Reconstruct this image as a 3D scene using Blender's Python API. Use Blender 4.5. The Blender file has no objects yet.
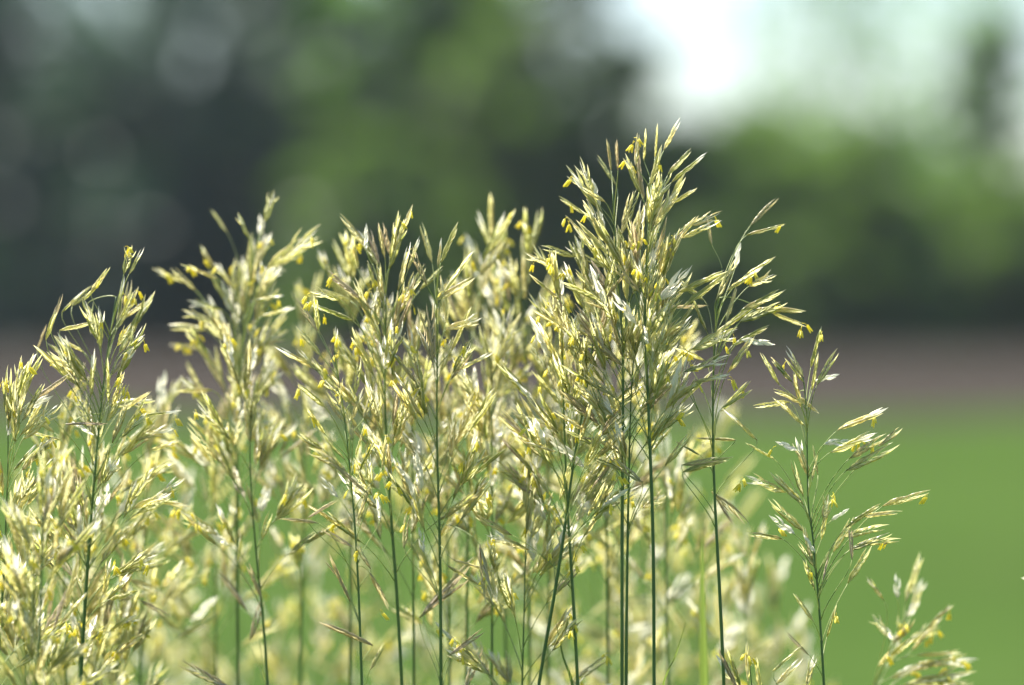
import bpy, math, random
import numpy as np
from mathutils import Vector, Matrix, Quaternion

random.seed(11)
rng = np.random.default_rng(5)
S = bpy.context.scene
COL = S.collection
PI = math.pi

# ------------------------------------------------------------------ camera
FPX = 3840.0                       # 135 mm on a 36 mm sensor, 1024 px wide
CAM = Vector((0, 0, 0.95))
PITCH = math.atan(23.5 / FPX)
FWD = Vector((0, math.cos(PITCH), -math.sin(PITCH)))
UP = Vector((0, math.sin(PITCH), math.cos(PITCH)))
D0 = 1.54                          # focus distance
PXM = D0 / FPX                     # metres per pixel at the focus distance

def P(px, py, d=D0):
    return CAM + d * (FWD + Vector((1, 0, 0)) * ((px - 512) / FPX) - UP * ((py - 342.5) / FPX))

cd = bpy.data.cameras.new('camera')
cam = bpy.data.objects.new('camera', cd)
COL.objects.link(cam)
cam.location = CAM
cam.rotation_euler = (PI / 2 - PITCH, 0, 0)
cd.lens = 135
cd.sensor_width = 36
cd.clip_start = 0.05
cd.clip_end = 12000
cd.dof.use_dof = True
cd.dof.focus_distance = D0
cd.dof.aperture_fstop = 4.5
S.camera = cam

# ------------------------------------------------------------------ node helpers
def new_mat(name):
    m = bpy.data.materials.new(name)
    m.use_nodes = True
    nt = m.node_tree
    nt.nodes.clear()
    out = nt.nodes.new('ShaderNodeOutputMaterial')
    return m, nt, out

def N(nt, kind, **kw):
    n = nt.nodes.new(kind)
    for k, v in kw.items():
        if k.startswith('i_'):
            n.inputs[k[2:]].default_value = v
        else:
            setattr(n, k, v)
    return n

def L(nt, a, b):
    nt.links.new(a, b)

def math_n(nt, op, a, b=None, c=None, clamp=False):
    n = nt.nodes.new('ShaderNodeMath')
    n.operation = op
    n.use_clamp = clamp
    for i, v in enumerate((a, b, c)):
        if v is None:
            continue
        if isinstance(v, (int, float)):
            n.inputs[i].default_value = v
        else:
            nt.links.new(v, n.inputs[i])
    return n.outputs[0]

def mix_c(nt, fac, a, b, mode='MIX'):
    n = nt.nodes.new('ShaderNodeMix')
    n.data_type = 'RGBA'
    n.blend_type = mode
    for sock, v in ((n.inputs['Factor'], fac), (n.inputs['A'], a), (n.inputs['B'], b)):
        if isinstance(v, (int, float)):
            sock.default_value = v
        elif isinstance(v, tuple):
            sock.default_value = v if len(v) == 4 else (*v, 1)
        else:
            nt.links.new(v, sock)
    return n.outputs['Result']

def ramp(nt, fac, stops):
    n = nt.nodes.new('ShaderNodeValToRGB')
    e = n.color_ramp.elements
    while len(e) > 1:
        e.remove(e[-1])
    e[0].position, e[0].color = stops[0][0], (*stops[0][1], 1)
    for p, c in stops[1:]:
        x = e.new(p)
        x.color = (*c, 1)
    nt.links.new(fac, n.inputs[0])
    return n.outputs[0]

def leafy(nt, out, col, rough, transl, tr_tint, spec=0.5):
    """opaque front + light coming through the thin tissue"""
    p = N(nt, 'ShaderNodeBsdfPrincipled')
    p.inputs['Roughness'].default_value = rough
    p.inputs['Specular IOR Level'].default_value = spec
    L(nt, col, p.inputs['Base Color'])
    t = N(nt, 'ShaderNodeBsdfTranslucent')
    L(nt, mix_c(nt, 1.0, col, tr_tint, 'MULTIPLY'), t.inputs['Color'])
    mx = N(nt, 'ShaderNodeMixShader')
    mx.inputs[0].default_value = transl
    L(nt, p.outputs[0], mx.inputs[1])
    L(nt, t.outputs[0], mx.inputs[2])
    L(nt, mx.outputs[0], out.inputs['Surface'])
    return p

def mat_lemma(name, stops, margin, tip, transl=0.42, tint=(1.5, 1.4, 0.8), rough=0.36):
    m, nt, out = new_mat(name)
    uv = N(nt, 'ShaderNodeUVMap')
    sep = N(nt, 'ShaderNodeSeparateXYZ')
    L(nt, uv.outputs[0], sep.inputs[0])
    u, v = sep.outputs[0], sep.outputs[1]
    oi = N(nt, 'ShaderNodeObjectInfo')
    at = N(nt, 'ShaderNodeAttribute', attribute_name='floret')
    r = math_n(nt, 'FRACT', math_n(nt, 'ADD', oi.outputs['Random'], math_n(nt, 'MULTIPLY', at.outputs['Fac'], 0.35)))
    base = ramp(nt, r, stops)
    e = math_n(nt, 'ABSOLUTE', math_n(nt, 'MULTIPLY', math_n(nt, 'SUBTRACT', u, 0.5), 2.0))
    mr = N(nt, 'ShaderNodeMapRange', interpolation_type='SMOOTHSTEP')
    mr.inputs['From Min'].default_value = 0.55
    mr.inputs['From Max'].default_value = 0.98
    L(nt, e, mr.inputs['Value'])
    c = mix_c(nt, math_n(nt, 'MULTIPLY', mr.outputs[0], 0.8), base, margin)
    mt = N(nt, 'ShaderNodeMapRange', interpolation_type='SMOOTHSTEP')
    mt.inputs['From Min'].default_value = 0.6
    mt.inputs['From Max'].default_value = 1.0
    L(nt, v, mt.inputs['Value'])
    c = mix_c(nt, math_n(nt, 'MULTIPLY', mt.outputs[0], 0.7), c, tip)
    nerve = math_n(nt, 'MULTIPLY_ADD', math_n(nt, 'SINE', math_n(nt, 'MULTIPLY', u, 2 * PI * 5)), 0.16, 0.9)
    tc = N(nt, 'ShaderNodeTexCoord')
    nz = N(nt, 'ShaderNodeTexNoise')
    nz.inputs['Scale'].default_value = 900
    L(nt, tc.outputs['Object'], nz.inputs['Vector'])
    k = math_n(nt, 'MULTIPLY', nerve, math_n(nt, 'MULTIPLY_ADD', nz.outputs['Fac'], 0.7, 0.66))
    vm = N(nt, 'ShaderNodeVectorMath', operation='SCALE')
    L(nt, c, vm.inputs[0])
    L(nt, k, vm.inputs['Scale'])
    leafy(nt, out, vm.outputs[0], rough, transl, tint)
    return m

M_GREEN = mat_lemma('green_gold_lemma',
                    [(0, (0.25, 0.285, 0.085)), (0.25, (0.44, 0.44, 0.17)), (0.55, (0.65, 0.62, 0.31)), (0.8, (0.53, 0.46, 0.25)), (1, (0.30, 0.32, 0.105))],
                    (0.86, 0.84, 0.64), (0.82, 0.76, 0.60), transl=0.58, tint=(1.28, 1.27, 1.0), rough=0.27)
M_BROWN = mat_lemma('purple_brown_lemma',
                    [(0, (0.46, 0.43, 0.18)), (0.4, (0.48, 0.40, 0.24)), (0.7, (0.40, 0.32, 0.22)), (1, (0.48, 0.46, 0.2))],
                    (0.80, 0.72, 0.56), (0.68, 0.58, 0.46), transl=0.4, tint=(1.15, 1.12, 0.9))
M_PALEA_GLINT = mat_lemma('palea_and_glint_white',  # papery white of the paleas; on lemmas and whole spikelets it paints sun glints
                    [(0, (0.78, 0.76, 0.64)), (1, (0.84, 0.82, 0.74))],
                    (0.85, 0.84, 0.78), (0.8, 0.76, 0.66), transl=0.55, tint=(1.15, 1.15, 1.05), rough=0.25)

def mat_simple(name, c1, c2, scale, rough=0.45, transl=0.0, tint=(1.3, 1.4, 0.6), stretch=(1, 1, 1), spec=0.5, rnd=0.0):
    m, nt, out = new_mat(name)
    tc = N(nt, 'ShaderNodeTexCoord')
    mp = N(nt, 'ShaderNodeMapping')
    mp.inputs['Scale'].default_value = stretch
    L(nt, tc.outputs['Object'], mp.inputs[0])
    nz = N(nt, 'ShaderNodeTexNoise')
    nz.inputs['Scale'].default_value = scale
    nz.inputs['Detail'].default_value = 4
    L(nt, mp.outputs[0], nz.inputs['Vector'])
    mr = N(nt, 'ShaderNodeMapRange')
    mr.inputs['From Min'].default_value = 0.3
    mr.inputs['From Max'].default_value = 0.7
    L(nt, nz.outputs['Fac'], mr.inputs['Value'])
    f = mr.outputs[0]
    if rnd:
        oi = N(nt, 'ShaderNodeObjectInfo')
        f = math_n(nt, 'ADD', math_n(nt, 'MULTIPLY', f, 1 - rnd), math_n(nt, 'MULTIPLY', oi.outputs['Random'], rnd))
    c = mix_c(nt, f, c1, c2)
    leafy(nt, out, c, rough, transl, tint, spec)
    return m

M_STEM = mat_simple('green_culm', (0.065, 0.135, 0.036), (0.15, 0.22, 0.065), 70, 0.33, 0.22, stretch=(1, 1, 0.15), rnd=0.4)
M_BRANCH = mat_simple('panicle_branch', (0.26, 0.33, 0.12), (0.42, 0.44, 0.20), 80, 0.42, 0.3, rnd=0.4)
M_ANTHER = mat_simple('yellow_anther', (0.86, 0.74, 0.07), (0.92, 0.85, 0.2), 700, 0.55, 0.45, tint=(1.05, 1.08, 0.8), rnd=0.5)
M_LEAF = None
def leaf_mat():
    m, nt, out = new_mat('grass_blade_leaf')
    uv = N(nt, 'ShaderNodeUVMap')
    sep = N(nt, 'ShaderNodeSeparateXYZ')
    L(nt, uv.outputs[0], sep.inputs[0])
    st = math_n(nt, 'MULTIPLY_ADD', math_n(nt, 'SINE', math_n(nt, 'MULTIPLY', sep.outputs[0], 2 * PI * 5)), 0.5, 0.5)
    c = mix_c(nt, st, (0.075, 0.125, 0.03), (0.15, 0.205, 0.06))
    mid = math_n(nt, 'LESS_THAN', math_n(nt, 'ABSOLUTE', math_n(nt, 'SUBTRACT', sep.outputs[0], 0.5)), 0.05)
    c = mix_c(nt, mid, c, (0.18, 0.25, 0.08))
    leafy(nt, out, c, 0.42, 0.5, (1.45, 1.4, 0.8))
    return m
M_LEAF = leaf_mat()

# ------------------------------------------------------------------ mesh helpers
def link_mesh(name, verts, faces, mat, parent=None, uvs=None, attr=None, smooth=True):
    me = bpy.data.meshes.new(name)
    me.from_pydata([tuple(v) for v in verts], [], faces)
    fill_mesh(me, mat, uvs, attr, smooth)
    o = bpy.data.objects.new(name, me)
    COL.objects.link(o)
    if parent is not None:
        o.parent = parent
    return o

def fill_mesh(me, mats, uvs=None, attr=None, smooth=True, midx=None):
    for m in (mats if isinstance(mats, (list, tuple)) else [mats]):
        me.materials.append(m)
    if smooth:
        me.polygons.foreach_set('use_smooth', [True] * len(me.polygons))
    if midx is not None:
        me.polygons.foreach_set('material_index', midx)
    li = np.zeros(len(me.loops), dtype=np.int32)
    me.loops.foreach_get('vertex_index', li)
    if uvs is not None:
        lay = me.uv_layers.new(name='UVMap')
        lay.data.foreach_set('uv', np.asarray(uvs, dtype=np.float32)[li].ravel())
    if attr is not None:
        a = me.attributes.new('floret', 'FLOAT', 'POINT')
        a.data.foreach_set('value', np.asarray(attr, dtype=np.float32))
    me.update()

def frame_of(d):
    d = Vector(d).normalized()
    a = Vector((0, 1, 0)) if abs(d.y) < 0.8 else Vector((1, 0, 0))
    x = d.cross(a).normalized()
    y = d.cross(x).normalized()
    return x, y, d

def tube(V, F, pts, radii, sides=5):
    b0 = len(V)
    n = len(pts)
    for i, p in enumerate(pts):
        t = pts[min(i + 1, n - 1)] - pts[max(i - 1, 0)]
        x, y, _ = frame_of(t)
        for k in range(sides):
            a = 2 * PI * k / sides
            V.append(p + radii[i] * (math.cos(a) * x + math.sin(a) * y))
    for i in range(n - 1):
        for k in range(sides):
            a, b = b0 + i * sides + k, b0 + i * sides + (k + 1) % sides
            F.append((a, b, b + sides, a + sides))
    F.append(tuple(b0 + k for k in range(sides))[::-1])
    F.append(tuple(b0 + (n - 1) * sides + k for k in range(sides)))

def hermite(p0, t0, p1, t1, n):
    o = []
    for i in range(n + 1):
        s = i / n
        h00, h10 = 2 * s**3 - 3 * s**2 + 1, s**3 - 2 * s**2 + s
        h01, h11 = -2 * s**3 + 3 * s**2, s**3 - s**2
        o.append(h00 * p0 + h10 * t0 + h01 * p1 + h11 * t1)
    return o

def spline(ps, n):
    """Catmull-Rom through the points"""
    ps = [Vector(p) for p in ps]
    q = [2 * ps[0] - ps[1]] + ps + [2 * ps[-1] - ps[-2]]
    o = []
    for i in range(1, len(q) - 2):
        for k in range(n):
            s = k / n
            o.append(0.5 * (2 * q[i] + (q[i + 1] - q[i - 1]) * s + (2 * q[i - 1] - 5 * q[i] + 4 * q[i + 1] - q[i + 2]) * s * s
                            + (3 * q[i] - q[i - 1] - 3 * q[i + 1] + q[i + 2]) * s**3))
    o.append(ps[-1])
    return o

# ------------------------------------------------------------------ spikelets (unit length, along +Z)
def lemma(V, F, UV, AT, base, ang, az, ln, w, rr, nl=7, na=6, wrap=1.45, bend=0.0, flat=1.0):
    """a boat-shaped bract: keel outward, margins wrapped round the axis"""
    b0 = len(V)
    ax = Vector((math.sin(ang) * math.cos(az), math.sin(ang) * math.sin(az), math.cos(ang)))
    outv = Vector((math.cos(az) * math.cos(ang), math.sin(az) * math.cos(ang), -math.sin(ang)))
    side = ax.cross(outv).normalized()
    for i in range(nl + 1):
        t = i / nl
        prof = (min(1.0, t / 0.32) ** 0.6 * 0.75 + 0.25) * (1 - max(0.0, (t - 0.3) / 0.7) ** 1.25) + 0.012
        c = base + ax * (ln * t) + outv * (bend * math.sin(t * PI) * ln - 0.02 * ln * t)
        for k in range(na + 1):
            u = k / na
            a = (u - 0.5) * 2 * wrap
            V.append(c + outv * (w * prof * (math.cos(a) * flat)) + side * (w * prof * math.sin(a) * 0.85))
            UV.append((u, t))
            AT.append(rr)
    for i in range(nl):
        for k in range(na):
            a = b0 + i * (na + 1) + k
            F.append((a, a + 1, a + na + 2, a + na + 1))

def spikelet_mesh(name, seed, mats, nfl, spread, wide, openf=0, curve=0.0, glint=0):
    r = random.Random(seed)
    V, F, UV, AT = [], [], [], []
    MI = []
    def done(mi):
        while len(MI) < len(F):
            MI.append(mi)
    ph = r.uniform(-0.2, 0.2)
    step = 0.60 / nfl
    lem = 0.40
    for g in range(2):                                  # the two glumes
        lemma(V, F, UV, AT, Vector((0, 0, 0.0 + 0.03 * g)), 0.05 + spread * 0.4, ph + PI * g + r.uniform(-.2, .2), 0.26 + 0.08 * g, wide * 0.75, r.random(), wrap=1.5)
    done(0)
    for i in range(nfl):
        f = i / max(1, nfl - 1)
        az = ph + PI * (i % 2) + r.uniform(-0.25, 0.25)
        ang = spread * (0.55 + 0.6 * f) * r.uniform(0.7, 1.3)
        if i in (nfl - 2, nfl - 3) and openf:
            ang += openf * r.uniform(0.6, 1.1)
        base = Vector((math.sin(f * 2) * curve * 0.3, 0, 0.04 + step * i))
        ln = lem * (1.04 - 0.22 * f) * r.uniform(0.92, 1.08)
        if i == nfl - 1:
            ang *= 0.3
        lemma(V, F, UV, AT, base, ang, az, ln, wide * (1.0 - 0.25 * f), r.random(), bend=0.03 + 0.02 * r.random())
        done(1 if (glint and i >= nfl - 1 - glint) else 0)  # white top lemmas: a sun glint put into the colour
        if openf and i >= nfl - 3:                      # papery palea seen in an open floret
            lemma(V, F, UV, AT, base, ang * 0.25, az + PI, ln * 0.8, wide * 0.6, r.random(), nl=4, na=4, wrap=1.0)
            done(1)
    # bow the whole spikelet a little
    for v in V:
        v.x += curve * (v.z - 0.5 * v.z * v.z)
    # rachilla / pedicel end
    b0 = len(F)
    tube(V, F, [Vector((0, 0, -0.01)), Vector((curve * 0.25, 0, 0.35))], [0.012, 0.008], 4)
    UV += [(0.5, 0.2)] * (len(V) - len(UV))
    AT += [0.5] * (len(V) - len(AT))
    done(0)
    me = bpy.data.meshes.new(name)
    me.from_pydata([tuple(v) for v in V], [], F)
    fill_mesh(me, mats, UV, AT, True, MI)
    return me

GP, BP, PP = [M_GREEN, M_PALEA_GLINT], [M_BROWN, M_PALEA_GLINT], [M_PALEA_GLINT, M_PALEA_GLINT]
SPK = {'n': [], 'o': [], 'b': [], 'w': []}
for i in range(7):
    SPK['n'].append(spikelet_mesh('spikelet', 100 + i, GP, 7 + i % 3, 0.12 + 0.025 * (i % 3), 0.039 + 0.005 * (i % 3), curve=random.uniform(-0.1, 0.1), glint=1 if i == 3 else 0))
for i in range(6):
    SPK['o'].append(spikelet_mesh('spikelet', 200 + i, GP, 7 + i % 2, 0.21 + 0.03 * (i % 3), 0.044, openf=0.16 + 0.05 * (i % 3), curve=random.uniform(-0.08, 0.08), glint=1 if i % 3 == 0 else 0))
for i in range(4):
    SPK['b'].append(spikelet_mesh('spikelet', 300 + i, BP, 8, 0.10 + 0.03 * i, 0.036, curve=random.uniform(-0.14, 0.14)))
for i in range(3):  # all-white spikelets, sun glints painted as white bracts
    SPK['w'].append(spikelet_mesh('spikelet', 400 + i, PP, 3 + i % 2, 0.15, 0.07, openf=0.1))

# anthers: pairs of long yellow sacs swinging from hair-fine filaments, metres, hanging to -Z
def anther_mesh(seed, n):
    r = random.Random(seed)
    V, F = [], []
    for j in range(n):
        a = r.uniform(0, 2 * PI)
        spread = r.uniform(0.3, 2.2) / 1000
        top = Vector((r.uniform(-1, 1), r.uniform(-1, 1), r.uniform(-1.0, 2.0))) / 1000
        dirn = Vector((math.cos(a) * r.uniform(0.1, 0.9), math.sin(a) * r.uniform(0.1, 0.9), -1)).normalized()
        ft = top + Vector((math.cos(a) * spread, math.sin(a) * spread, -r.uniform(0.2, 1.8) / 1000))
        tube(V, F, [top, (top + ft) / 2 + Vector((0, 0, 0.0004)), ft], [0.00011] * 3, 3)
        ln = r.uniform(2.6, 4.0) / 1000
        x, y, d = frame_of(dirn)
        for s in (-1, 1):
            off = x * (s * 0.00038)
            pts = [ft + off + d * (ln * t) + x * (s * 0.0009 * max(0, t - 0.6)) for t in (0, 0.12, 0.5, 0.88, 1.0)]
            tube(V, F, pts, [0.00012, 0.00034, 0.00040, 0.00034, 0.00012], 6)
    me = bpy.data.meshes.new('anther_tuft')
    me.from_pydata([tuple(v) for v in V], [], F)
    fill_mesh(me, M_ANTHER)
    return me
ANTH = [anther_mesh(i, 1 + i % 3) for i in range(7)]

# ------------------------------------------------------------------ one grass plant
def thing(name, label, cat, loc=(0, 0, 0), group=None):
    o = bpy.data.objects.new(name, None)
    COL.objects.link(o)
    o.location = loc
    o.empty_display_size = 0.05
    o['label'] = label
    o['category'] = cat
    if group:
        o['group'] = group
    return o

def down_px(path, y_end):
    return path

class Plant:
    def __init__(self, label, path, dd, seed, group='brome plants in the clump', radius=0.00072, trim=0.017):
        """path: stem pixels from the top of the rachis down to the lower frame edge"""
        self.r = random.Random(seed)
        self.d = D0 + dd
        d = self.d
        pts = [P(x, y, d) for x, y in path]
        last, prev = pts[-1], pts[-2]
        lean = (last - prev)
        lean /= max(1e-6, abs(lean.z))
        g = Vector((last.x + lean.x * last.z * 0.55, last.y + self.r.uniform(-0.04, 0.04), 0))
        bow = Vector((lean.x * 0.05, 0, 0))
        low = [last.lerp(g, f) + bow * math.sin(f * PI) for f in (0.05, 0.13, 0.26, 0.46, 0.72)]
        self.base = g
        self.pts = spline(pts + low + [g], 8)
        self.root = thing('brome_plant', label, 'plant', g, group)
        if trim:
            q, _ = self.at(trim)
            self.pts = [q] + [p for p in self.pts if p.z < q.z - 0.001]
        V, F = [], []
        zt, zb = self.pts[0].z, 0
        rad = []
        for p in self.pts:
            dz = max(0.0, zt - p.z)
            rad.append(radius * (0.32 + 0.68 * min(1, dz / 0.13)) * (1 + 0.25 * min(1, max(0, dz - 0.15) / 0.6)))
        tube(V, F, [p - g for p in self.pts], rad, 7)
        link_mesh('stem', V, F, M_STEM, self.root)
        self.count = 0

    def at(self, s):
        """point on the stem a distance s (m) below its top, with its up tangent"""
        acc = 0
        for a, b in zip(self.pts, self.pts[1:]):
            l = (b - a).length
            if acc + l >= s:
                return a.lerp(b, (s - acc) / l), (a - b).normalized()
            acc += l
        return self.pts[-1], Vector((0, 0, 1))

    def at_z(self, z):
        for a, b in zip(self.pts, self.pts[1:]):
            if a.z >= z >= b.z:
                return a.lerp(b, (a.z - z) / max(1e-9, a.z - b.z)), (a - b).normalized()
        return (self.pts[0], (self.pts[0] - self.pts[1]).normalized())

    def spike(self, p, d, kind, length, anther=None):
        if self.count >= 100:
            return
        self.count += 1
        r = self.r
        me = r.choice(SPK[kind])
        o = bpy.data.objects.new('spikelet', me)
        COL.objects.link(o)
        o.parent = self.root
        x, y, z = frame_of(d)
        R = Matrix((x, y, z)).transposed().to_4x4() @ Matrix.Rotation(r.uniform(0, 2 * PI), 4, 'Z')
        wscale = length * r.uniform(0.88, 1.15)
        Mx = Matrix.Translation(p - self.base) @ R @ Matrix.Diagonal((wscale, wscale, length, 1))
        o.matrix_local = Mx
        if kind == 'b':
            if r.random() < 0.3:
                o['label'] = 'purple brown spikelet'
        if kind == 'w':
            o['label'] = 'white spikelet painted as sun glint'
        if anther is None:
            anther = {'n': 0.22, 'o': 0.62, 'b': 0.12, 'w': 0.15}[kind]
        if r.random() < anther:
            t = bpy.data.objects.new('anther_tuft', r.choice(ANTH))
            COL.objects.link(t)
            t.parent = o
            wp = p - self.base + d * (length * r.uniform(0.5, 0.85)) + Vector((r.uniform(-1, 1), r.uniform(-1, 1), -0.8)) * 0.0009
            W = Matrix.Translation(wp) @ Matrix.Rotation(r.uniform(0, 2 * PI), 4, 'Z')
            t.matrix_local = Mx.inverted() @ W

    def branch_obj(self, V, F):
        link_mesh('panicle_branch', V, F, M_BRANCH, self.root)

    def kind(self, mix):
        x = self.r.random()
        for k, w in zip('nobw', mix):
            if x < w:
                return k
            x -= w
        return 'n'

    def explicit(self, lst, depth=0.03):
        """(base px, tip px, kind) spikelets read off the photograph, each on its own branch"""
        r = self.r
        for it in lst:
            bx, by, tx, ty = it[:4]
            k = it[4] if len(it) > 4 else self.kind((0.6, 0.25, 0.1, 0.05))
            d1 = self.d + r.uniform(-depth, depth)
            b, t = P(bx, by, d1), P(tx, ty, d1 + r.uniform(-0.008, 0.008))
            dirn = (t - b)
            ln = max(0.014, dirn.length)
            dirn.normalize()
            s0, _ = self.at_z(b.z)
            off = abs(b.x - s0.x) + abs(b.y - s0.y)
            q, T = self.at_z(b.z - 0.004 - (0.6 if off < 0.012 else 0.95) * off)
            if dirn.z < -0.2:
                q, T = self.at_z(b.z + 0.2 * off)
            V, F = [], []
            D = (b - q).length
            out = (b - q).normalized()
            c = hermite(q - self.base, (T * 0.5 + out * 0.7) * D, b - self.base, (dirn * 0.7 + out * 0.3) * D * 0.6, 7)
            tube(V, F, c, [0.00022 - 0.00009 * i / 7 for i in range(8)], 4)
            self.branch_obj(V, F)
            self.spike(b, dirn, k, ln)

    def panicle(self, length, n_nodes, per, blen, ang=(0.35, 0.9), droop=0.12, size=(0.018, 0.024), lean=0.0,
                mix=(0.5, 0.3, 0.12, 0.08), nsp=(2, 4), top=3, s0=0.0):
        """whorls of ascending branches along the upper `length` metres of the stem"""
        r = self.r
        for i in range(n_nodes):
            t = i / max(1, n_nodes - 1)                    # 0 low, 1 top
            s = s0 + (length - s0) * (1 - t) ** 0.9 + 0.006
            nb = max(1, round(per * 1.0 * (1.15 - 0.55 * t) * r.uniform(0.7, 1.3)))
            a0 = r.uniform(0, 2 * PI)
            for j in range(nb):
                if self.count >= 97:
                    return
                q, T = self.at(s + r.uniform(-0.006, 0.006))
                az = a0 + 2 * PI * (j + r.uniform(-0.3, 0.3)) / nb
                out = Vector((math.cos(az), math.sin(az), 0))
                out = (out - T * out.dot(T)).normalized()
                lb = blen * (0.46 + 0.54 * (1 - t) ** 0.8) * r.uniform(0.55, 1.15)
                th = (ang[1] * (1 - t) + ang[0] * t) * r.uniform(0.75, 1.3)
                d1 = (T * math.cos(th) + out * math.sin(th) + Vector((lean, 0, -droop * r.uniform(0.2, 1.8)))).normalized()
                d0 = (T * math.cos(th * 0.55) + out * math.sin(th * 0.55)).normalized()
                p1 = q + (d0 * 0.5 + d1 * 0.5) * lb
                V, F = [], []
                c = hermite(q - self.base, d0 * lb, p1 - self.base, d1 * lb, 7)
                tube(V, F, c, [0.00024 - 0.00011 * k / 7 for k in range(8)], 4)
                sp = [(p1, d1)]
                m = r.randint(*nsp) - 1
                if t > 0.75:
                    m = min(m, 2)
                for k in range(m):
                    f = 0.95 - (k + r.uniform(0.2, 0.8)) * (0.62 / max(1, m))
                    ci = min(6, int(f * 7))
                    pp = c[ci].lerp(c[ci + 1], f * 7 - ci)
                    tg = (c[ci + 1] - c[ci]).normalized()
                    x, y, _ = frame_of(tg)
                    a = r.uniform(0, 2 * PI)
                    sd = (tg + (x * math.cos(a) + y * math.sin(a)) * r.uniform(0.2, 0.5) + Vector((0, 0, 0.1))).normalized()
                    pl = r.uniform(0.003, 0.010)
                    e = pp + (tg * 0.4 + sd * 0.6) * pl
                    tube(V, F, [pp, pp + (tg * 0.7 + sd * 0.3) * pl * 0.5, e], [0.00016, 0.00014, 0.00012], 4)
                    sp.append((e + self.base, sd))
                self.branch_obj(V, F)
                for p, dd in sp:
                    self.spike(p, dd, self.kind(mix), r.uniform(*size))
        for j in range(top if s0 == 0 else 0):
            q, T = self.at(0.0005 + 0.004 * j)
            a = r.uniform(0, 2 * PI)
            d1 = (T + Vector((math.cos(a), math.sin(a), 0)) * r.uniform(0.05, 0.35) + Vector((lean, 0, 0))).normalized()
            self.spike(q, d1, self.kind(mix), r.uniform(*size))

# ------------------------------------------------------------------ the plants in and near the plane of focus
# tallest head
h = Plant('tallest sharp brome head, rising above all others right of centre', [(652, 135), (648, 220), (645, 320), (648, 400), (653, 540), (654, 690)], 0.0, 21)
h.explicit([(664, 150, 682, 114, 'n'), (655, 157, 658, 120, 'n'), (644, 160, 646, 122, 'n'), (636, 166, 636, 128, 'n'), (668, 175, 695, 144, 'n'),
            (672, 182, 711, 149, 'n'), (674, 203, 698, 187, 'o'), (684, 227, 727, 209, 'o'), (682, 238, 726, 218, 'n'), (650, 185, 664, 140, 'o'),
            (684, 306, 741, 262, 'n'), (660, 308, 713, 305, 'b'), (679, 292, 735, 268, 'n'), (692, 349, 744, 329, 'o'), (640, 292, 611, 252, 'b'),
            (636, 323, 606, 285, 'w'), (648, 300, 656, 255, 'n'), (660, 280, 668, 230, 'n'), (665, 215, 690, 170, 'n'), (655, 225, 680, 180, 'o')], 0.02)
h.panicle(0.105, 10, 2.9, 0.030, (0.42, 0.75), 0.06, (0.019, 0.026), 0.08, mix=(0.44, 0.39, 0.13, 0.04), nsp=(2, 3), s0=0.014)
h = Plant('sharp brome head with pale spikelets leaning left beside the tallest head', [(612, 150), (614, 220), (620, 300), (623, 372), (622, 540), (622, 690)], 0.006, 22)
h.explicit([(618, 170, 618, 133, 'b'), (611, 170, 605, 135, 'b'), (616, 185, 594, 150, 'n'), (605, 202, 580, 186, 'n'), (584, 214, 556, 195, 'n'),
            (609, 255, 572, 216, 'n'), (574, 257, 536, 248, 'n'), (618, 362, 572, 338, 'n'), (612, 312, 578, 302, 'b'), (606, 268, 560, 244, 'n'),
            (600, 300, 556, 280, 'n'), (604, 345, 562, 318, 'o'), (600, 205, 590, 172, 'w'), (604, 228, 596, 196, 'w'), (590, 240, 562, 212, 'o'),
            (585, 430, 548, 408, 'n'), (604, 442, 558, 430, 'b'), (598, 424, 552, 386, 'b')], 0.02)
h.panicle(0.10, 9, 2.7, 0.028, (0.42, 0.8), 0.06, (0.019, 0.026), -0.1, mix=(0.42, 0.37, 0.15, 0.06), nsp=(2, 3), s0=0.015)
# arching head to the right of the tallest
h = Plant('sharp brome head whose long sprays arch right of the tallest head', [(722, 268), (716, 320), (713, 390), (714, 480), (720, 600), (724, 690)], 0.004, 23, trim=0)
h.explicit([(751, 225, 784, 197, 'b'), (747, 235, 792, 222, 'n'), (747, 274, 779, 255, 'o'), (749, 286, 780, 270, 'o'), (741, 311, 790, 287, 'n'),
            (757, 309, 811, 312, 'n'), (772, 313, 810, 328, 'n'), (690, 350, 747, 330, 'o'), (684, 372, 737, 354, 'o'), (694, 382, 735, 374, 'o'),
            (721, 411, 757, 377, 'n'), (722, 408, 756, 388, 'n'), (716, 300, 742, 250, 'n'), (722, 330, 760, 300, 'n'), (735, 268, 742, 232, 'w'),
            (712, 245, 707, 228, 'b'), (704, 300, 676, 278, 'n'), (728, 290, 768, 262, 'o'), (733, 345, 775, 322, 'n'), (706, 330, 690, 292, 'n'),
            (700, 455, 672, 440, 'n'), (682, 465, 722, 453, 'b'), (683, 472, 738, 458, 'n'), (712, 492, 748, 533, 'b'), (717, 500, 736, 522, 'b'),
            (735, 440, 690, 437, 'n'), (757, 440, 719, 405, 'n'), (726, 322, 738, 280, 'n'), (740, 322, 792, 300, 'n'), (742, 340, 783, 345, 'w'),
            (728, 372, 762, 330, 'n'), (704, 360, 668, 345, 'o')], 0.02)
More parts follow.
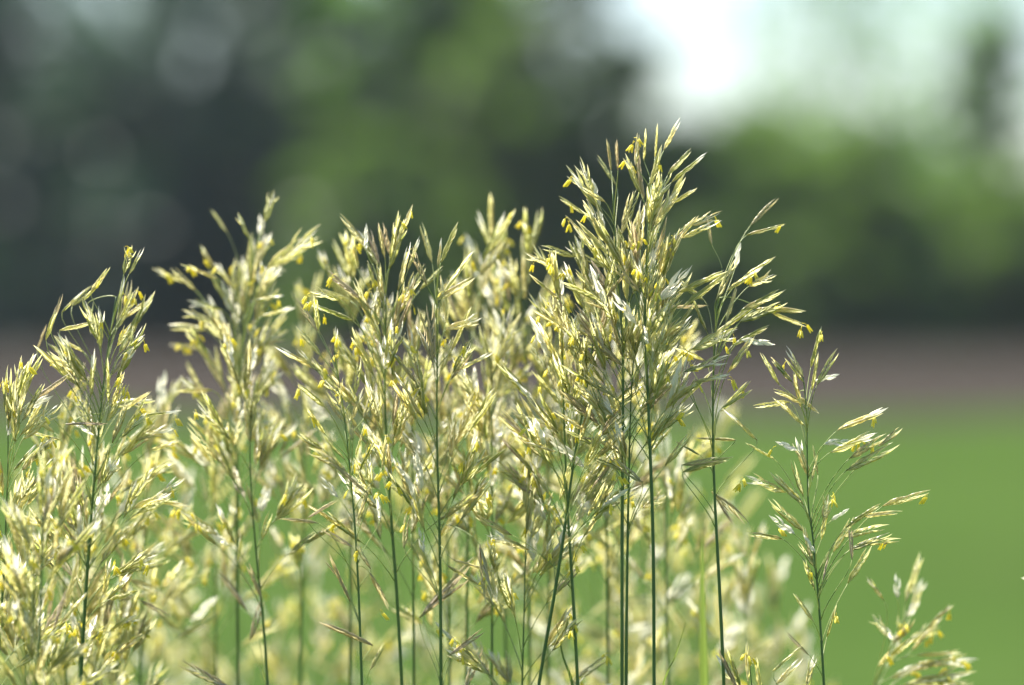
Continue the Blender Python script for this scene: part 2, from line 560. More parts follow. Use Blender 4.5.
# sparse head at the right
h = Plant('airy sharp brome head standing alone at the right with widely spaced spikelets', [(803, 377), (806, 405), (807, 430), (808, 500), (813, 540), (819, 608), (824, 690)], 0.0, 24, radius=0.0006, trim=0)
h.explicit([(811, 367, 823, 320, 'n'), (817, 385, 841, 345, 'n'), (815, 381, 841, 374, 'w'), (812, 390, 819, 348, 'n'), (779, 384, 757, 347, 'n'),
            (792, 382, 768, 355, 'n'), (804, 382, 782, 355, 'n'), (803, 377, 784, 342, 'n'), (801, 407, 793, 367, 'n'), (804, 404, 768, 390, 'n'),
            (804, 425, 769, 394, 'o'), (789, 402, 747, 404, 'n'), (797, 395, 820, 413, 'n'), (838, 430, 895, 402, 'o'), (825, 444, 855, 440, 'w'),
            (831, 452, 886, 433, 'o'), (850, 458, 892, 430, 'n'), (847, 470, 904, 440, 'n'), (797, 450, 773, 440, 'w'), (808, 477, 797, 430, 'o'),
            (803, 496, 789, 454, 'n'), (812, 480, 819, 448, 'n'), (803, 504, 766, 468, 'n'), (785, 492, 737, 477, 'o'), (774, 459, 741, 440, 'n'),
            (823, 522, 831, 492, 'o'), (821, 540, 829, 494, 'o'), (804, 531, 767, 492, 'n'), (794, 534, 763, 510, 'w'), (782, 539, 744, 533, 'n'),
            (815, 567, 796, 537, 'n'), (815, 590, 801, 554, 'o'), (883, 506, 937, 485, 'n'), (861, 516, 907, 511, 'n'), (846, 527, 886, 500, 'n'),
            (844, 536, 894, 524, 'n'), (850, 550, 899, 531, 'n'), (858, 544, 908, 538, 'n'), (833, 552, 853, 511, 'n'), (848, 583, 874, 541, 'n'),
            (823, 580, 829, 552, 'b'), (827, 637, 838, 600, 'n'), (813, 621, 790, 589, 'n'), (832, 520, 838, 516, 'w'), (815, 552, 806, 538, 'w'),
            (809, 655, 784, 627, 'b'), (773, 671, 809, 640, 'n'), (776, 684, 806, 655, 'n'), (806, 690, 818, 650, 'o'), (818, 475, 812, 440, 'n'),
            (852, 560, 846, 520, 'b'), (812, 560, 801, 520, 'n'), (878, 446, 897, 431, 'n')], 0.012)
# front left-leaning head
h = Plant('small sharp brome head leaning left in front, slim tan spikelets fanned up', [(334, 352), (342, 400), (350, 470), (357, 560), (362, 690)], -0.012, 25, radius=0.0006, trim=0)
h.explicit([(321, 334, 293, 291, 'b'), (318, 330, 314, 291, 'n'), (321, 356, 293, 322, 'n'), (336, 355, 336, 324, 'n'), (314, 368, 270, 344, 'n'),
            (318, 371, 296, 348, 'n'), (339, 392, 309, 350, 'n'), (325, 407, 293, 379, 'n'), (341, 420, 320, 393, 'b'), (355, 395, 361, 353, 'n'),
            (364, 418, 374, 392, 'n'), (339, 405, 343, 378, 'n'), (325, 434, 304, 404, 'n'), (323, 449, 295, 430, 'n'), (352, 420, 365, 384, 'o'),
            (368, 494, 326, 460, 'b'), (338, 497, 321, 478, 'w'), (308, 518, 341, 500, 'b'), (318, 523, 273, 519, 'b'), (352, 547, 320, 522, 'b'),
            (371, 569, 357, 540, 'b'), (369, 572, 388, 615, 'b'), (350, 601, 328, 549, 'b'), (344, 585, 325, 560, 'b'), (372, 645, 311, 620, 'b'),
            (345, 460, 318, 430, 'n'), (356, 455, 366, 418, 'n'), (360, 470, 378, 436, 'n'), (348, 480, 330, 450, 'n'), (352, 440, 344, 405, 'n'),
            (380, 520, 376, 486, 'w'), (358, 520, 372, 478, 'n'), (382, 468, 388, 428, 'n'), (345, 470, 302, 446, 'n'), (370, 670, 386, 640, 'n')], 0.012)
# centre left head
h = Plant('bushy brome head with stout upright spikelets, left of centre behind the left-leaning one', [(384, 232), (386, 300), (385, 400), (390, 500), (397, 600), (402, 690)], 0.03, 26)
h.explicit([(385, 258, 380, 218, 'b'), (392, 258, 386, 216, 'b'), (372, 262, 362, 226, 'n'), (358, 268, 352, 236, 'n'), (366, 250, 366, 224, 'w'),
            (360, 298, 324, 262, 'b'), (372, 310, 332, 278, 'n'), (398, 290, 412, 236, 'n'), (350, 300, 318, 288, 'n'), (372, 308, 376, 296, 'w'),
            (340, 300, 306, 290, 'o'), (352, 320, 300, 300, 'o'), (408, 270, 421, 232, 'n'), (420, 290, 447, 262, 'n')], 0.02)
h.panicle(0.115, 11, 2.9, 0.034, (0.37, 0.8), 0.05, (0.019, 0.026), -0.05, mix=(0.53, 0.33, 0.08, 0.06), nsp=(2, 3), s0=0.006)
h = Plant('brome head with three slim forked spikelets at its tip, near the middle', [(434, 262), (437, 330), (437, 440), (440, 560), (441, 690)], 0.02, 27)
h.explicit([(432, 262, 420, 216, 'n'), (438, 268, 442, 234, 'n'), (441, 262, 460, 218, 'n'), (427, 285, 414, 238, 'b'), (436, 300, 478, 272, 'n'),
            (444, 292, 480, 244, 'n'), (446, 318, 440, 270, 'o'), (446, 330, 486, 312, 'o'), (428, 350, 412, 318, 'w'), (452, 350, 474, 300, 'n'),
            (458, 370, 498, 350, 'n'), (440, 372, 452, 330, 'o'), (420, 617, 476, 547, 'b'), (424, 612, 470, 560, 'b'), (411, 533, 432, 486, 'b'),
            (404, 548, 412, 506, 'n'), (454, 560, 500, 575, 'n'), (448, 566, 490, 592, 'n'), (480, 545, 500, 612, 'b'), (450, 655, 492, 632, 'b'), (465, 690, 488, 640, 'b'),
            (452, 640, 432, 618, 'w'), (424, 552, 418, 520, 'w')], 0.02)
h.panicle(0.10, 9, 2.1, 0.032, (0.42, 0.8), 0.06, (0.019, 0.026), 0.05, mix=(0.52, 0.34, 0.07, 0.07), nsp=(2, 3), s0=0.02)
# slanting stem pair
h = Plant('brome head on the slanting stem that crosses a straight dark neighbour', [(600, 232), (597, 300), (588, 380), (574, 460), (560, 560), (538, 690)], 0.015, 28)
h.explicit([(560, 300, 524, 270, 'n'), (566, 330, 528, 306, 'n'), (570, 345, 560, 300, 'n'), (556, 268, 520, 250, 'o'), (560, 285, 530, 238, 'n'), (545, 424, 506, 408, 'n'),
            (566, 410, 528, 366, 'n'), (580, 440, 590, 395, 'n'), (556, 452, 520, 440, 'o'), (546, 520, 530, 486, 'w'), (560, 500, 570, 455, 'n')], 0.02)
h.panicle(0.105, 9, 2.5, 0.032, (0.42, 0.85), 0.08, (0.019, 0.026), -0.05, mix=(0.50, 0.34, 0.09, 0.07), nsp=(2, 3), s0=0.01)
h = Plant('brome head on a straight dark stem crossed by the slanting one', [(556, 262), (562, 340), (564, 420), (567, 500), (572, 580), (578, 690)], 0.02, 29)
h.panicle(0.105, 9, 2.7, 0.036, (0.42, 0.85), 0.08, (0.019, 0.026), 0.0, mix=(0.48, 0.36, 0.09, 0.07), nsp=(2, 3))
h = Plant('second dark stem paired under the tallest head, loose spikelets hanging left', [(640, 300), (632, 380), (629, 470), (627, 580), (626, 690)], 0.012, 30)
h.explicit([(626, 455, 590, 432, 'b'), (642, 482, 608, 452, 'b'), (600, 448, 560, 425, 'n'), (622, 470, 588, 456, 'n'), (648, 402, 652, 366, 'w'), (654, 405, 640, 370, 'w')], 0.015)
h.panicle(0.07, 6, 2.2, 0.032, (0.52, 0.9), 0.1, (0.019, 0.026), 0.0, mix=(0.55, 0.28, 0.10, 0.07), nsp=(1, 3))
# left group
h = Plant('brome head at the left whose top sprays arch over to the left, yellow anthers hanging', [(124, 256), (114, 310), (104, 380), (96, 460), (88, 560), (80, 690)], 0.022, 31)
h.explicit([(124, 274, 129, 246, 'o'), (129, 274, 138, 258, 'n'), (118, 315, 125, 272, 'n'), (121, 318, 134, 290, 'n'), (124, 318, 148, 303, 'n'),
            (91, 292, 112, 264, 'n'), (84, 300, 104, 276, 'n'), (72, 306, 96, 284, 'n'), (50, 327, 60, 289, 'b'), (62, 312, 84, 290, 'o'), (37, 351, 48, 321, 'b'),
            (46, 340, 58, 306, 'n'), (87, 305, 101, 342, 'o'), (117, 346, 136, 320, 'o'), (122, 354, 142, 338, 'o'), (78, 366, 44, 340, 'o'), (84, 352, 52, 334, 'n'), (60, 330, 96, 322, 'n'),
            (22, 374, 35, 356, 'w'), (54, 432, 22, 408, 'n'), (60, 440, 30, 432, 'o'), (66, 424, 112, 424, 'b'), (72, 422, 92, 434, 'w'),
            (141, 416, 186, 410, 'o'), (134, 440, 178, 426, 'o'), (110, 405, 163, 396, 'o'), (120, 412, 156, 388, 'n'), (150, 450, 186, 438, 'o')], 0.02)
h.panicle(0.13, 10, 2.7, 0.036, (0.42, 0.95), 0.1, (0.019, 0.026), 0.0, mix=(0.42, 0.44, 0.07, 0.07), nsp=(2, 3), s0=0.022)
h = Plant('brome head cut by the left edge with clustered yellow anthers', [(4, 372), (8, 440), (6, 520), (2, 600), (-4, 690)], 0.0, 32)
h.explicit([(14, 440, 16, 380, 'o'), (8, 420, 2, 372, 'o'), (20, 436, 48, 404, 'n'), (24, 410, 60, 392, 'w'), (30, 402, 72, 368, 'b'), (14, 470, 40, 440, 'n')], 0.02)
h.panicle(0.11, 9, 2.7, 0.034, (0.42, 0.9), 0.08, (0.019, 0.026), 0.15, mix=(0.45, 0.40, 0.09, 0.06), nsp=(2, 3))
h = Plant('dense low brome head in the bottom left corner, straw coloured', [(40, 470), (42, 540), (40, 620), (36, 690)], -0.06, 33)
h.panicle(0.10, 10, 3.1, 0.036, (0.42, 0.9), 0.1, (0.019, 0.026), 0.12, mix=(0.50, 0.34, 0.12, 0.04), nsp=(2, 4))
h = Plant('brome head right of the bottom left corner with long sprays reaching right', [(104, 440), (94, 520), (84, 600), (78, 690)], 0.055, 34)
h.explicit([(130, 520, 168, 490, 'o'), (124, 545, 160, 500, 'n'), (150, 500, 196, 508, 'o'), (140, 600, 176, 618, 'b'), (130, 580, 170, 594, 'o'), (118, 600, 154, 590, 'n')], 0.02)
h.panicle(0.09, 9, 2.7, 0.040, (0.52, 1.0), 0.12, (0.019, 0.026), 0.15, mix=(0.46, 0.38, 0.10, 0.06), nsp=(2, 4))
# soft tall head at upper left
h = Plant('soft brome head standing clear against the dark trees in the upper left', [(272, 196), (258, 240), (246, 310), (238, 400), (237, 500), (238, 690)], 0.10, 35)
h.explicit([(227, 232, 206, 205, 'n'), (250, 240, 234, 209, 'o'), (261, 236, 260, 207, 'w'), (264, 222, 279, 186, 'o'), (268, 268, 327, 219, 'o'),
            (272, 268, 310, 244, 'o'), (276, 262, 320, 230, 'n'), (262, 272, 287, 271, 'w'), (260, 285, 262, 262, 'w'), (217, 278, 176, 262, 'o'), (186, 283, 148, 267, 'o'), (196, 290, 168, 264, 'n'),
            (214, 270, 200, 244, 'o'), (222, 310, 182, 300, 'o'), (212, 322, 176, 310, 'o'), (206, 330, 164, 326, 'n'), (204, 348, 164, 344, 'n'),
            (244, 290, 238, 250, 'o'), (250, 280, 246, 248, 'n'), (256, 300, 288, 296, 'o'), (262, 316, 300, 306, 'o'), (206, 395, 176, 374, 'n'), (212, 390, 170, 392, 'n'),
            (250, 350, 296, 330, 'o'), (232, 286, 212, 258, 'o')], 0.03)
h.panicle(0.115, 10, 3.2, 0.034, (0.25, 0.9), 0.05, (0.019, 0.024), -0.05, mix=(0.41, 0.46, 0.05, 0.08), nsp=(2, 3), s0=0.03)
h = Plant('soft stem with spikelets thinning out lower left, right of the upper left head', [(252, 380), (250, 460), (255, 540), (263, 620), (268, 690)], 0.05, 36)
h.explicit([(247, 610, 211, 568, 'b'), (238, 560, 244, 520, 'n'), (262, 600, 250, 556, 'b'), (250, 640, 262, 590, 'b'), (230, 688, 178, 652, 'b'), (262, 540, 272, 508, 'n')], 0.02)
h.panicle(0.07, 6, 2.5, 0.034, (0.52, 0.9), 0.1, (0.019, 0.026), 0.0, mix=(0.47, 0.34, 0.09, 0.10), nsp=(2, 3))
# low right
h = Plant('out of focus brome head at the bottom right corner, nearly lying over', [(914, 590), (904, 622), (886, 660), (868, 700)], 0.08, 37, radius=0.0006, trim=0)
h.explicit([(884, 600, 864, 576, 'o'), (898, 598, 896, 574, 'w'), (912, 612, 928, 574, 'o'), (906, 616, 920, 600, 'w'), (932, 622, 946, 610, 'o'), (926, 630, 942, 612, 'n'),
            (888, 636, 870, 616, 'o'), (896, 640, 876, 622, 'w'), (900, 645, 898, 620, 'o'), (918, 664, 986, 660, 'o'), (910, 672, 960, 656, 'o'), (905, 684, 984, 670, 'o'), (920, 690, 978, 676, 'b'),
            (900, 690, 950, 684, 'n'), (890, 662, 900, 640, 'o')], 0.03)
h.panicle(0.04, 4, 2, 0.022, (0.7, 1.0), 0.1, (0.019, 0.025), 0.5, mix=(0.36, 0.42, 0.12, 0.10), nsp=(1, 3), s0=0.014)
h = Plant('low sharp brome head at the foot of the lone airy one', [(748, 650), (752, 690)], 0.0, 38, radius=0.0006, trim=0)
h.explicit([(748, 682, 747, 634, 'n'), (738, 690, 716, 640, 'b'), (740, 685, 726, 648, 'n'), (742, 690, 722, 668, 'o'), (760, 690, 758, 652, 'n'), (730, 676, 716, 655, 'w')], 0.015)
h = Plant('brome head mostly beyond the right edge, only one spikelet tip showing', [(1052, 560), (1054, 620), (1056, 700)], 0.03, 39, trim=0)
h.explicit([(1044, 584, 1019, 577, 'w'), (1050, 570, 1064, 530, 'n')], 0.0)

# ------------------------------------------------------------------ soft heads just behind the plane of focus
MID = [
    ((498, 222), (500, 330), (506, 690), 0.13, 'pale straw soft head with blunt upright spikelets, behind the middle', 0.05),
    ((524, 240), (526, 330), (530, 690), 0.11, 'soft pinkish tan head just left of the tallest pair, upright spikelets', 0.0),
    ((470, 250), (470, 340), (466, 690), 0.09, 'soft yellowish head between the forked tip and the pale straw head', 0.0),
    ((356, 262), (352, 360), (350, 690), 0.10, 'soft yellow head showing through behind the small left-leaning one', -0.05),
    ((310, 318), (306, 400), (300, 690), 0.14, 'soft yellow head filling the gap right of the upper left head', -0.05),
    ((410, 300), (412, 400), (414, 690), 0.07, 'soft head crowding behind the two bushy middle heads', 0.05),
    ((604, 300), (606, 400), (608, 690), 0.10, 'soft pale head behind the stems of the tallest pair', 0.05),
    ((662, 340), (664, 420), (668, 690), 0.12, 'soft thin head behind the right side of the tallest head', 0.1),
    ((556, 330), (550, 420), (548, 690), 0.12, 'soft dense head behind the crossing stems', 0.0),
    ((490, 330), (492, 430), (492, 690), 0.06, 'nearly sharp head low in the middle, anthers scattered', 0.0),
    ((440, 380), (446, 460), (450, 690), 0.10, 'soft head low behind the straight middle stem', 0.0),
    ((150, 395), (146, 470), (140, 690), 0.12, 'soft cream head behind the sprays reaching right at the left', 0.1),
    ((60, 400), (62, 480), (66, 690), 0.08, 'soft golden head behind the left arching one', 0.1),
    ((215, 400), (214, 480), (216, 690), 0.15, 'soft cream head under the upper left one', 0.0),
    ((530, 470), (526, 540), (522, 690), 0.03, 'low sharp head between the middle stem and the slanting stem', 0.0),
    ((20, 520), (24, 590), (26, 690), 0.05, 'low soft straw head at the left edge', 0.1),
    ((122, 560), (120, 620), (116, 690), 0.07, 'low soft straw head near the bottom left', 0.1),
]
for i, (a, b, c, dd, lab, lean) in enumerate(MID):
    h = Plant(lab, [a, b, ((b[0] + c[0]) / 2, (b[1] + c[1]) / 2), c], dd, 60 + i, radius=0.0006)
    h.panicle(0.10, 9, 2.1, 0.034, (0.40, 0.85), 0.06, (0.019, 0.026), lean, mix=(0.43, 0.42, 0.07, 0.08), nsp=(2, 3))

# ------------------------------------------------------------------ blurred heads deeper in the clump
BACK = [(640, 470, .20), (700, 510, .22), (606, 530, .20), (744, 560, .16), (350, 600, .24), (560, 600, .26), (48, 540, .22), (6, 580, .20), (88, 560, .26), (140, 600, .28), (60, 640, .24), (180, 460, .30), (18, 470, .32), (70, 500, .42), (130, 470, .36), (166, 520, .55), (110, 590, .34), (30, 600, .30), (178, 590, .38), (236, 560, .50), (290, 470, .34),
        (312, 540, .46), (276, 630, .40), (346, 500, .40), (398, 470, .42), (424, 540, .46), (462, 490, .50), (506, 440, .32), (540, 520, .50),
        (590, 450, .30), (624, 500, .42), (664, 430, .34), (690, 480, .46), (652, 580, .40), (706, 420, .40), (724, 570, .42), (772, 565, .34), (748, 610, .45),
        (800, 640, .36), (570, 400, .26), (380, 640, .48), (210, 640, .34)]
ZONE = [(200, 'blurred cream brome head deep in the clump at the left'), (400, 'blurred cream brome head deep in the clump, below the upper left head'),
        (600, 'blurred pale brome head deep in the clump behind the middle stems'), (2000, 'blurred pale brome head low behind the dark stems right of centre')]
for i, (x, y, dd) in enumerate(BACK):
    lab = next(l for lim, l in ZONE if x < lim)
    h = Plant(lab, [(x, y), (x + 3, y + 80), (x + random.uniform(-12, 12), max(y + 150, 692))], dd, 120 + i, 'blurred heads deep in the clump', radius=0.0005)
    h.panicle(0.11, 7, 2.0, 0.042, (0.52, 1.0), 0.12, (0.019, 0.026), 0.03, mix=(0.39, 0.44, 0.05, 0.12), nsp=(1, 3))


# ------------------------------------------------------------------ leaf blades
def blade(label, path, widths, dd, twist=0.3):
    d = D0 + dd
    pts = [P(x, y, d) for x, y in path]
    g = Vector((pts[-1].x + (pts[-1].x - pts[-2].x) * 0.3, d + 0.02, 0))
    pts = spline(pts + [pts[-1].lerp(g, f) for f in (0.05, 0.13, 0.26, 0.46, 0.72)] + [g], 8)
    root = thing('leafy_shoot', label, 'leaf blade', g, 'leaf blades among the stems')
    V, F, UV = [], [], []
    n = len(pts)
    zt = pts[0].z
    for i, p in enumerate(pts):
        dz = max(0.0, zt - p.z)
        w = widths * min(1, (dz / 0.05) ** 0.75) * (1 - 0.6 * max(0, (dz - 0.15) / 0.8)) * 0.5 + 0.00008
        a = twist + dz * 0.5
        sx = Vector((math.cos(a), math.sin(a), 0))
        nn = Vector((-math.sin(a), math.cos(a), 0))
        for k in range(5):
            u = k / 4
            off = (u - 0.5) * 2
            V.append(p - g + sx * (w * off) + nn * (w * 0.35 * off * off))
            UV.append((u, i / n))
    for i in range(n - 1):
        for k in range(4):
            a = i * 5 + k
            F.append((a, a + 1, a + 6, a + 5))
    link_mesh('leaf_blade', V, F, M_LEAF, root, UV)

blade('bright green leaf blade standing upright between the dark stems', [(702, 530), (704, 610), (706, 690)], 0.0050, -0.08, 0.85)
blade('thin dark green blade leaning right near the bottom edge', [(686, 622), (676, 655), (662, 695)], 0.0018, 0.01, 0.8)
blade('thin pale blade leaning left at the foot of the slanting stem', [(556, 622), (563, 655), (574, 695)], 0.0022, 0.02, 0.5)

# ------------------------------------------------------------------ ground
def sheet(name, x0, x1, y0, y1, z, mat, ragged=0.0, n=60):
    V, F = [], []
    r = random.Random(len(name))
    for i in range(n + 1):
        x = x0 + (x1 - x0) * i / n
        V.append((x, y0 + (r.uniform(-1, 1) * ragged if ragged and y0 > 0 else 0), z))
        V.append((x, y1 + r.uniform(-1, 1) * ragged, z))
    for i in range(n):
        F.append((2 * i, 2 * i + 2, 2 * i + 3, 2 * i + 1))
    o = link_mesh(name, V, F, mat, None, smooth=False)
    o['kind'] = 'structure'
    return o

def ground_mat(name, c1, c2, c3, s1, s2, rows=None):
    m, nt, out = new_mat(name)
    tc = N(nt, 'ShaderNodeTexCoord')
    n1 = N(nt, 'ShaderNodeTexNoise')
    n1.inputs['Scale'].default_value = s1
    n1.inputs['Detail'].default_value = 5
    L(nt, tc.outputs['Object'], n1.inputs['Vector'])
    n2 = N(nt, 'ShaderNodeTexNoise')
    n2.inputs['Scale'].default_value = s2
    n2.inputs['Detail'].default_value = 6
    L(nt, tc.outputs['Object'], n2.inputs['Vector'])
    c = mix_c(nt, ramp(nt, n1.outputs['Fac'], [(0.3, (0, 0, 0)), (0.7, (1, 1, 1))]), c1, c2)
    c = mix_c(nt, ramp(nt, n2.outputs['Fac'], [(0.5, (0, 0, 0)), (0.75, (0.6, 0.6, 0.6))]), c, c3)
    p = N(nt, 'ShaderNodeBsdfPrincipled')
    p.inputs['Roughness'].default_value = 0.9
    p.inputs['Specular IOR Level'].default_value = 0.0
    L(nt, c, p.inputs['Base Color'])
    b = N(nt, 'ShaderNodeBump')
    b.inputs['Strength'].default_value = 0.6
    b.inputs['Distance'].default_value = 0.15
    L(nt, n2.outputs['Fac'], b.inputs['Height'])
    L(nt, b.outputs[0], p.inputs['Normal'])
    L(nt, p.outputs[0], out.inputs['Surface'])
    return m

M_BASE = ground_mat('rough_meadow_ground', (0.035, 0.06, 0.02), (0.05, 0.085, 0.03), (0.07, 0.07, 0.035), 0.2, 3)
M_FIELD = ground_mat('young_green_crop', (0.029, 0.055, 0.0130), (0.041, 0.072, 0.0175), (0.046, 0.060, 0.022), 0.28, 1.3)
M_SOIL = ground_mat('bare_soil', (0.029, 0.0255, 0.0225), (0.036, 0.031, 0.0275), (0.029, 0.027, 0.023), 0.08, 2)
sheet('ground', -4000, 4000, -1500, 6000, 0.0, M_BASE, 0, 2)
sheet('field', -160, 160, -20, 36.5, 0.004, M_FIELD, 1.6, 240)
sheet('bare_soil', -170, 170, 32, 116, 0.002, M_SOIL, 0)

# ------------------------------------------------------------------ trees
def tree_mat(name, c1, c2, transl):
    m, nt, out = new_mat(name)
    at = N(nt, 'ShaderNodeAttribute', attribute_name='floret')
    c = mix_c(nt, at.outputs['Fac'], c1, c2)
    leafy(nt, out, c, 0.5, transl, (1.4, 1.6, 0.5), 0.3)
    return m
M_TREE = {
    'dark': tree_mat('dark_tree_leaf', (0.022, 0.056, 0.046), (0.038, 0.080, 0.056), 0.25),
    'mid': tree_mat('mid_tree_leaf', (0.064, 0.125, 0.048), (0.105, 0.180, 0.066), 0.6),
    'light': tree_mat('light_tree_leaf', (0.075, 0.125, 0.030), (0.105, 0.165, 0.062), 0.48),
}
M_BARK = mat_simple('tree_bark', (0.06, 0.05, 0.04), (0.13, 0.11, 0.09), 6, 0.9, 0, stretch=(1, 1, 0.2))

def crown_mesh(seed, blobs, n, leaf, mat):
    """leaf-spray faces spread through a set of ellipsoid limbs (x,y,z,rx,ry,rz)"""
    g = np.random.default_rng(seed)
    w = np.array([b[3] * b[4] * b[5] for b in blobs]) ** 0.7
    idx = g.choice(len(blobs), n, p=w / w.sum())
    B = np.array(blobs)[idx]
    v = g.normal(size=(n, 3))
    v /= np.linalg.norm(v, axis=1)[:, None]
    rad = g.random(n) ** 0.45
    lump = 1 + 0.28 * np.sin(v[:, 0] * 5 + idx) * np.sin(v[:, 2] * 6 + idx * 2) + 0.12 * g.normal(size=n)
    c = B[:, :3] + v * (rad * lump)[:, None] * B[:, 3:]
    a = g.normal(size=(n, 3))
    a /= np.linalg.norm(a, axis=1)[:, None]
    b = np.cross(a, g.normal(size=(n, 3)))
    b /= np.linalg.norm(b, axis=1)[:, None]
    s = leaf * g.uniform(0.5, 1.3, n)[:, None]
    q = np.stack([c - a * s, c - b * s * 0.6, c + a * s, c + b * s * 0.6], 1).reshape(-1, 3)
    me = bpy.data.meshes.new('crown')
    me.vertices.add(4 * n)
    me.vertices.foreach_set('co', q.ravel())
    me.loops.add(4 * n)
    me.loops.foreach_set('vertex_index', np.arange(4 * n))
    me.polygons.add(n)
    me.polygons.foreach_set('loop_start', np.arange(n) * 4)
    me.polygons.foreach_set('loop_total', np.full(n, 4))
    me.update(calc_edges=True)
    at = me.attributes.new('floret', 'FLOAT', 'POINT')
    clump = g.random(len(blobs))[idx] * 0.6 + g.random(n) * 0.4
    at.data.foreach_set('value', np.repeat(clump, 4).astype(np.float32))
    me.materials.append(mat)
    return me

def tree(label, cat, name, px, dist, top_y, base_y_px, wpx, mat, seed, n=2600, leaf=0.42, group=None, nblob=11, low=0.25, trunk_r=0.22, fill=True):
    """px: centre column; top_y: pixel row of the top; wpx: width in pixels at that distance"""
    r = random.Random(seed)
    dist *= 0.76
    x = (px - 512) / FPX * dist
    H = P(px, top_y, dist).z
    Wd = wpx / FPX * dist / 2
    root = thing(name, label, cat, (x, dist, 0), group)
    blobs = []
    for i in range(nblob):
        t = (i + 0.5) / nblob                              # golden-angle spiral of limbs up the crown
        z = H * (low + (0.95 - low) * t)
        env = math.sqrt(max(0.05, 1 - (abs(t - 0.42) / 0.62) ** 2.4))
        rr = Wd * r.uniform(0.22, 0.40)
        a = i * 2.4 + r.uniform(-0.5, 0.5)
        o = max(0.0, Wd * env - rr) * r.uniform(0.35, 1.0)
        blobs.append((math.cos(a) * o, math.sin(a) * o, z, rr * r.uniform(0.9, 1.4), rr, rr * r.uniform(0.5, 0.85)))
    if fill:
        blobs.append((0, 0, H * 0.10, Wd * 0.95, Wd * 0.6, H * 0.13))
        blobs.append((0, 0, H * 0.04, Wd * 0.9, Wd * 0.5, H * 0.05))
        blobs.append((0, 0, H * (low + 0.72) / 2, Wd * 0.75, Wd * 0.6, H * (0.72 - low) * 0.5))
    V, F = [], []
    tp = [Vector((r.uniform(-.1, .1) * k, r.uniform(-.1, .1) * k, H * 0.8 * k / 4)) for k in range(5)]
    tube(V, F, tp, [trunk_r * (1.2 - 0.25 * k) for k in range(5)], 8)
    for b in blobs[:nblob:2]:
        k = max(0.1, min(0.75, (b[2] / H) * 0.7)) * 5
        i = min(3, int(k))
        s = tp[i].lerp(tp[i + 1], min(1, k - i))
        e = Vector(b[:3])
        tube(V, F, [s, (s + e) / 2 + Vector((0, 0, 0.03 * H)), e], [trunk_r * 0.45, trunk_r * 0.3, trunk_r * 0.1], 5)
    link_mesh('trunk', V, F, M_BARK, root)
    o = bpy.data.objects.new('crown', crown_mesh(seed, blobs, n, leaf, M_TREE[mat]))
    COL.objects.link(o)
    o.parent = root
    return root

# the dark wood at the left, the lighter trees in the middle, the hedge and thin trees at the right
T = tree
g1, g2, g3 = 'trees of the dark wood at the left', 'green trees behind the middle heads', 'bushes of the hedge at the right'
K = 'broadleaf_tree'
T('dark broad tree at the left edge of the wood, sky showing through its top', 'tree', K, -10, 156, -60, 345, 400, 'dark', 1, 4000, 0.40, g1, low=0.05, nblob=22)
T('dark broad tree left of the upper left grass head, holed with bright gaps', 'tree', K, 150, 150, -70, 345, 400, 'dark', 2, 4000, 0.40, g1, low=0.04, nblob=22)
T('dark dense tree directly behind the upper left grass head', 'tree', K, 290, 158, -90, 345, 380, 'dark', 3, 4600, 0.40, g1, low=0.04, nblob=22)
T('dark far tree closing the wood behind its left edge', 'tree', K, 60, 178, 130, 345, 420, 'dark', 4, 6000, 0.5, g1, low=0.03, nblob=18)
T('dark far tree closing the wood behind the upper left head', 'tree', K, 250, 182, 110, 345, 420, 'dark', 5, 6000, 0.5, g1, low=0.03, nblob=18)
T('tall mid green tree behind the bushy middle head', 'tree', K, 420, 153, -110, 345, 330, 'mid', 6, 6500, 0.36, g2, low=0.04, nblob=22)
T('tall light green tree at the left side of the sky gap', 'tree', K, 548, 147, -90, 345, 260, 'light', 7, 7500, 0.34, g2, low=0.04, nblob=20)
T('mid green far tree between the tall mid green and light green trees', 'tree', K, 460, 180, 80, 345, 400, 'mid', 8, 6000, 0.5, g2, low=0.03, nblob=18)
T('light green bush in front of the dark wood', 'bush', 'field_bush', 350, 138, 130, 345, 190, 'light', 9, 2600, 0.3, None, nblob=12, low=0.04, trunk_r=0.1)
B = 'field_bush'
T('light green bush below the tallest head', 'bush', B, 625, 146, 135, 345, 280, 'light', 10, 5000, 0.32, g3, nblob=14, low=0.03, trunk_r=0.1)
T('light green rounded bush right of the tallest head', 'bush', B, 755, 146, 100, 345, 290, 'light', 11, 5000, 0.32, g3, nblob=14, low=0.03, trunk_r=0.1)
T('light green bush behind the airy lone head', 'bush', B, 850, 142, 125, 345, 250, 'light', 12, 4500, 0.32, g3, nblob=14, low=0.03, trunk_r=0.1)
T('yellow green bush at the right edge of the hedge', 'bush', B, 1010, 144, 165, 345, 230, 'light', 13, 3800, 0.32, g3, nblob=14, low=0.03, trunk_r=0.1)
T('mid green bush in the dip near the right end of the hedge', 'bush', B, 940, 156, 175, 345, 240, 'mid', 14, 4000, 0.34, g3, nblob=14, low=0.03, trunk_r=0.1)
T('far bush closing the hedge right of the tallest head', 'bush', B, 700, 165, 145, 345, 340, 'mid', 15, 5000, 0.42, g3, nblob=14, low=0.03, trunk_r=0.1)
T('far bush closing the hedge behind the lone airy head', 'bush', B, 880, 168, 150, 345, 380, 'mid', 18, 5000, 0.42, g3, nblob=14, low=0.03, trunk_r=0.1)
T('airy thin-leaved tree rising above the hedge into the sky', 'tree', 'slender_tree', 830, 162, -130, 345, 300, 'mid', 16, 480, 0.34, None, nblob=22, low=0.4, trunk_r=0.14, fill=False)
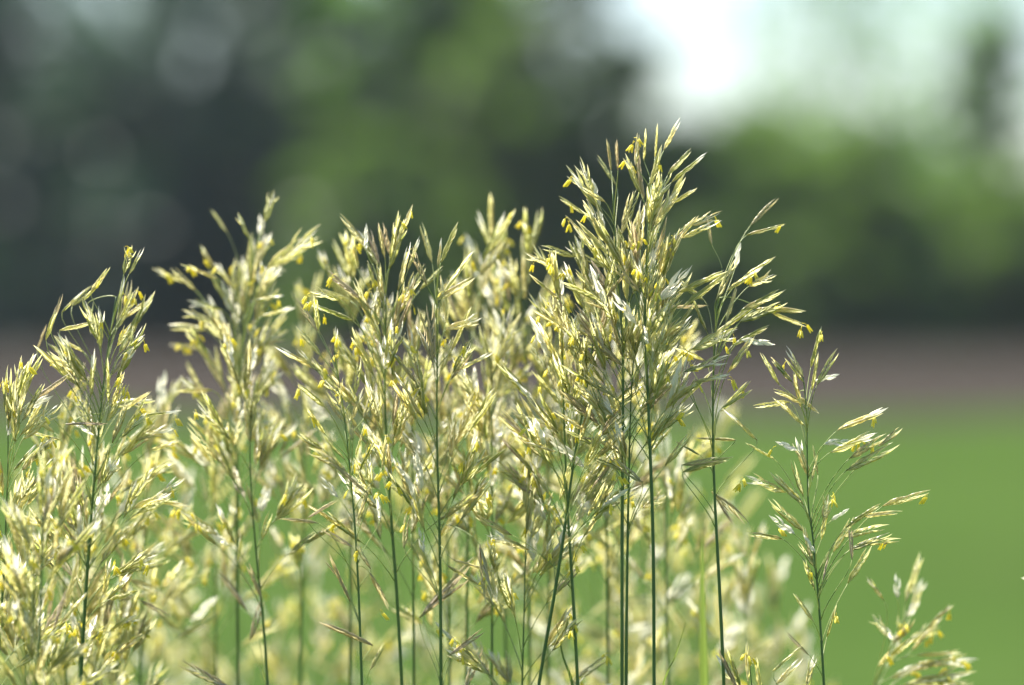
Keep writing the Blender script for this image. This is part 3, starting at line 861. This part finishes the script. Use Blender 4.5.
T('dark slender tree standing against the sky at the right', 'tree', 'slender_tree', 990, 156, 0, 345, 130, 'mid', 17, 1800, 0.34, None, nblob=16, low=0.2, trunk_r=0.16, fill=False)
T('airy far tree whose thin crown veils the sky at the right edge', 'tree', 'slender_tree', 960, 175, -60, 345, 260, 'mid', 19, 300, 0.34, None, nblob=20, low=0.35, trunk_r=0.14, fill=False)
T('added low sun-catching bush in front of the hedge, right of the tallest head', 'bush', B, 700, 139, 225, 345, 150, 'light', 21, 1800, 0.3, g3, nblob=9, low=0.03, trunk_r=0.08)  # low bushes added so their sunlit tops lighten the dark hedge face
T('added low sun-catching bush in front of the hedge, above the lone airy head', 'bush', B, 815, 138, 230, 345, 150, 'light', 22, 1800, 0.3, g3, nblob=9, low=0.03, trunk_r=0.08)
T('added low sun-catching bush in front of the hedge near its right end', 'bush', B, 915, 139, 245, 345, 130, 'mid', 23, 1600, 0.3, g3, nblob=9, low=0.03, trunk_r=0.08)


# ------------------------------------------------------------------ the summer air between the clump and the far trees
def haze_box():
    x0, x1, y0, y1, z0, z1 = -330, 330, -60, 215, -1.0, 27.0
    V = [(x, y, z) for z in (z0, z1) for y in (y0, y1) for x in (x0, x1)]
    F = [(0, 2, 3, 1), (4, 5, 7, 6), (0, 1, 5, 4), (2, 6, 7, 3), (0, 4, 6, 2), (1, 3, 7, 5)]
    m, nt, out = new_mat('thin_air_haze')
    v = N(nt, 'ShaderNodeVolumePrincipled')
    v.inputs['Color'].default_value = (0.80, 0.92, 1.0, 1)
    v.inputs['Density'].default_value = 0.00016
    v.inputs['Anisotropy'].default_value = 0.2
    L(nt, v.outputs[0], out.inputs['Volume'])
    o = link_mesh('haze', V, F, m, None, smooth=False)
    o['kind'] = 'stuff'
haze_box()

# ------------------------------------------------------------------ light and sky
SUN_EL, SUN_AZ = 56, -50           # degrees; azimuth from +Y (behind the subject), negative = to the left
w = bpy.data.worlds.new('World')
S.world = w
w.use_nodes = True
nt = w.node_tree
bg = nt.nodes['Background']
sky = nt.nodes.new('ShaderNodeTexSky')
sky.sky_type = 'NISHITA'
sky.sun_disc = False
sky.sun_elevation = math.radians(SUN_EL)
sky.sun_rotation = math.radians(SUN_AZ)
sky.air_density = 1.0
sky.dust_density = 1.3
sky.ozone_density = 2.2
nt.links.new(sky.outputs[0], bg.inputs[0])
bg.inputs[1].default_value = 0.07
ld = bpy.data.lights.new('sun', 'SUN')
ld.energy = 5.0
ld.angle = math.radians(0.5)
ld.color = (1.0, 0.95, 0.86)
sun = bpy.data.objects.new('sun', ld)
COL.objects.link(sun)
to_sun = Vector((math.sin(math.radians(SUN_AZ)) * math.cos(math.radians(SUN_EL)),
                 math.cos(math.radians(SUN_AZ)) * math.cos(math.radians(SUN_EL)),
                 math.sin(math.radians(SUN_EL))))
sun.rotation_euler = to_sun.to_track_quat('Z', 'Y').to_euler()
sun.location = (0, 0, 30)

S.view_settings.view_transform = 'Standard'
S.view_settings.look = 'None'
S.view_settings.exposure = 1.8
S.view_settings.gamma = 1
S.view_settings.use_curve_mapping = False
S.cycles.max_bounces = 8
S.cycles.transmission_bounces = 6
S.cycles.use_denoising = True
S.cycles.sample_clamp_indirect = 6
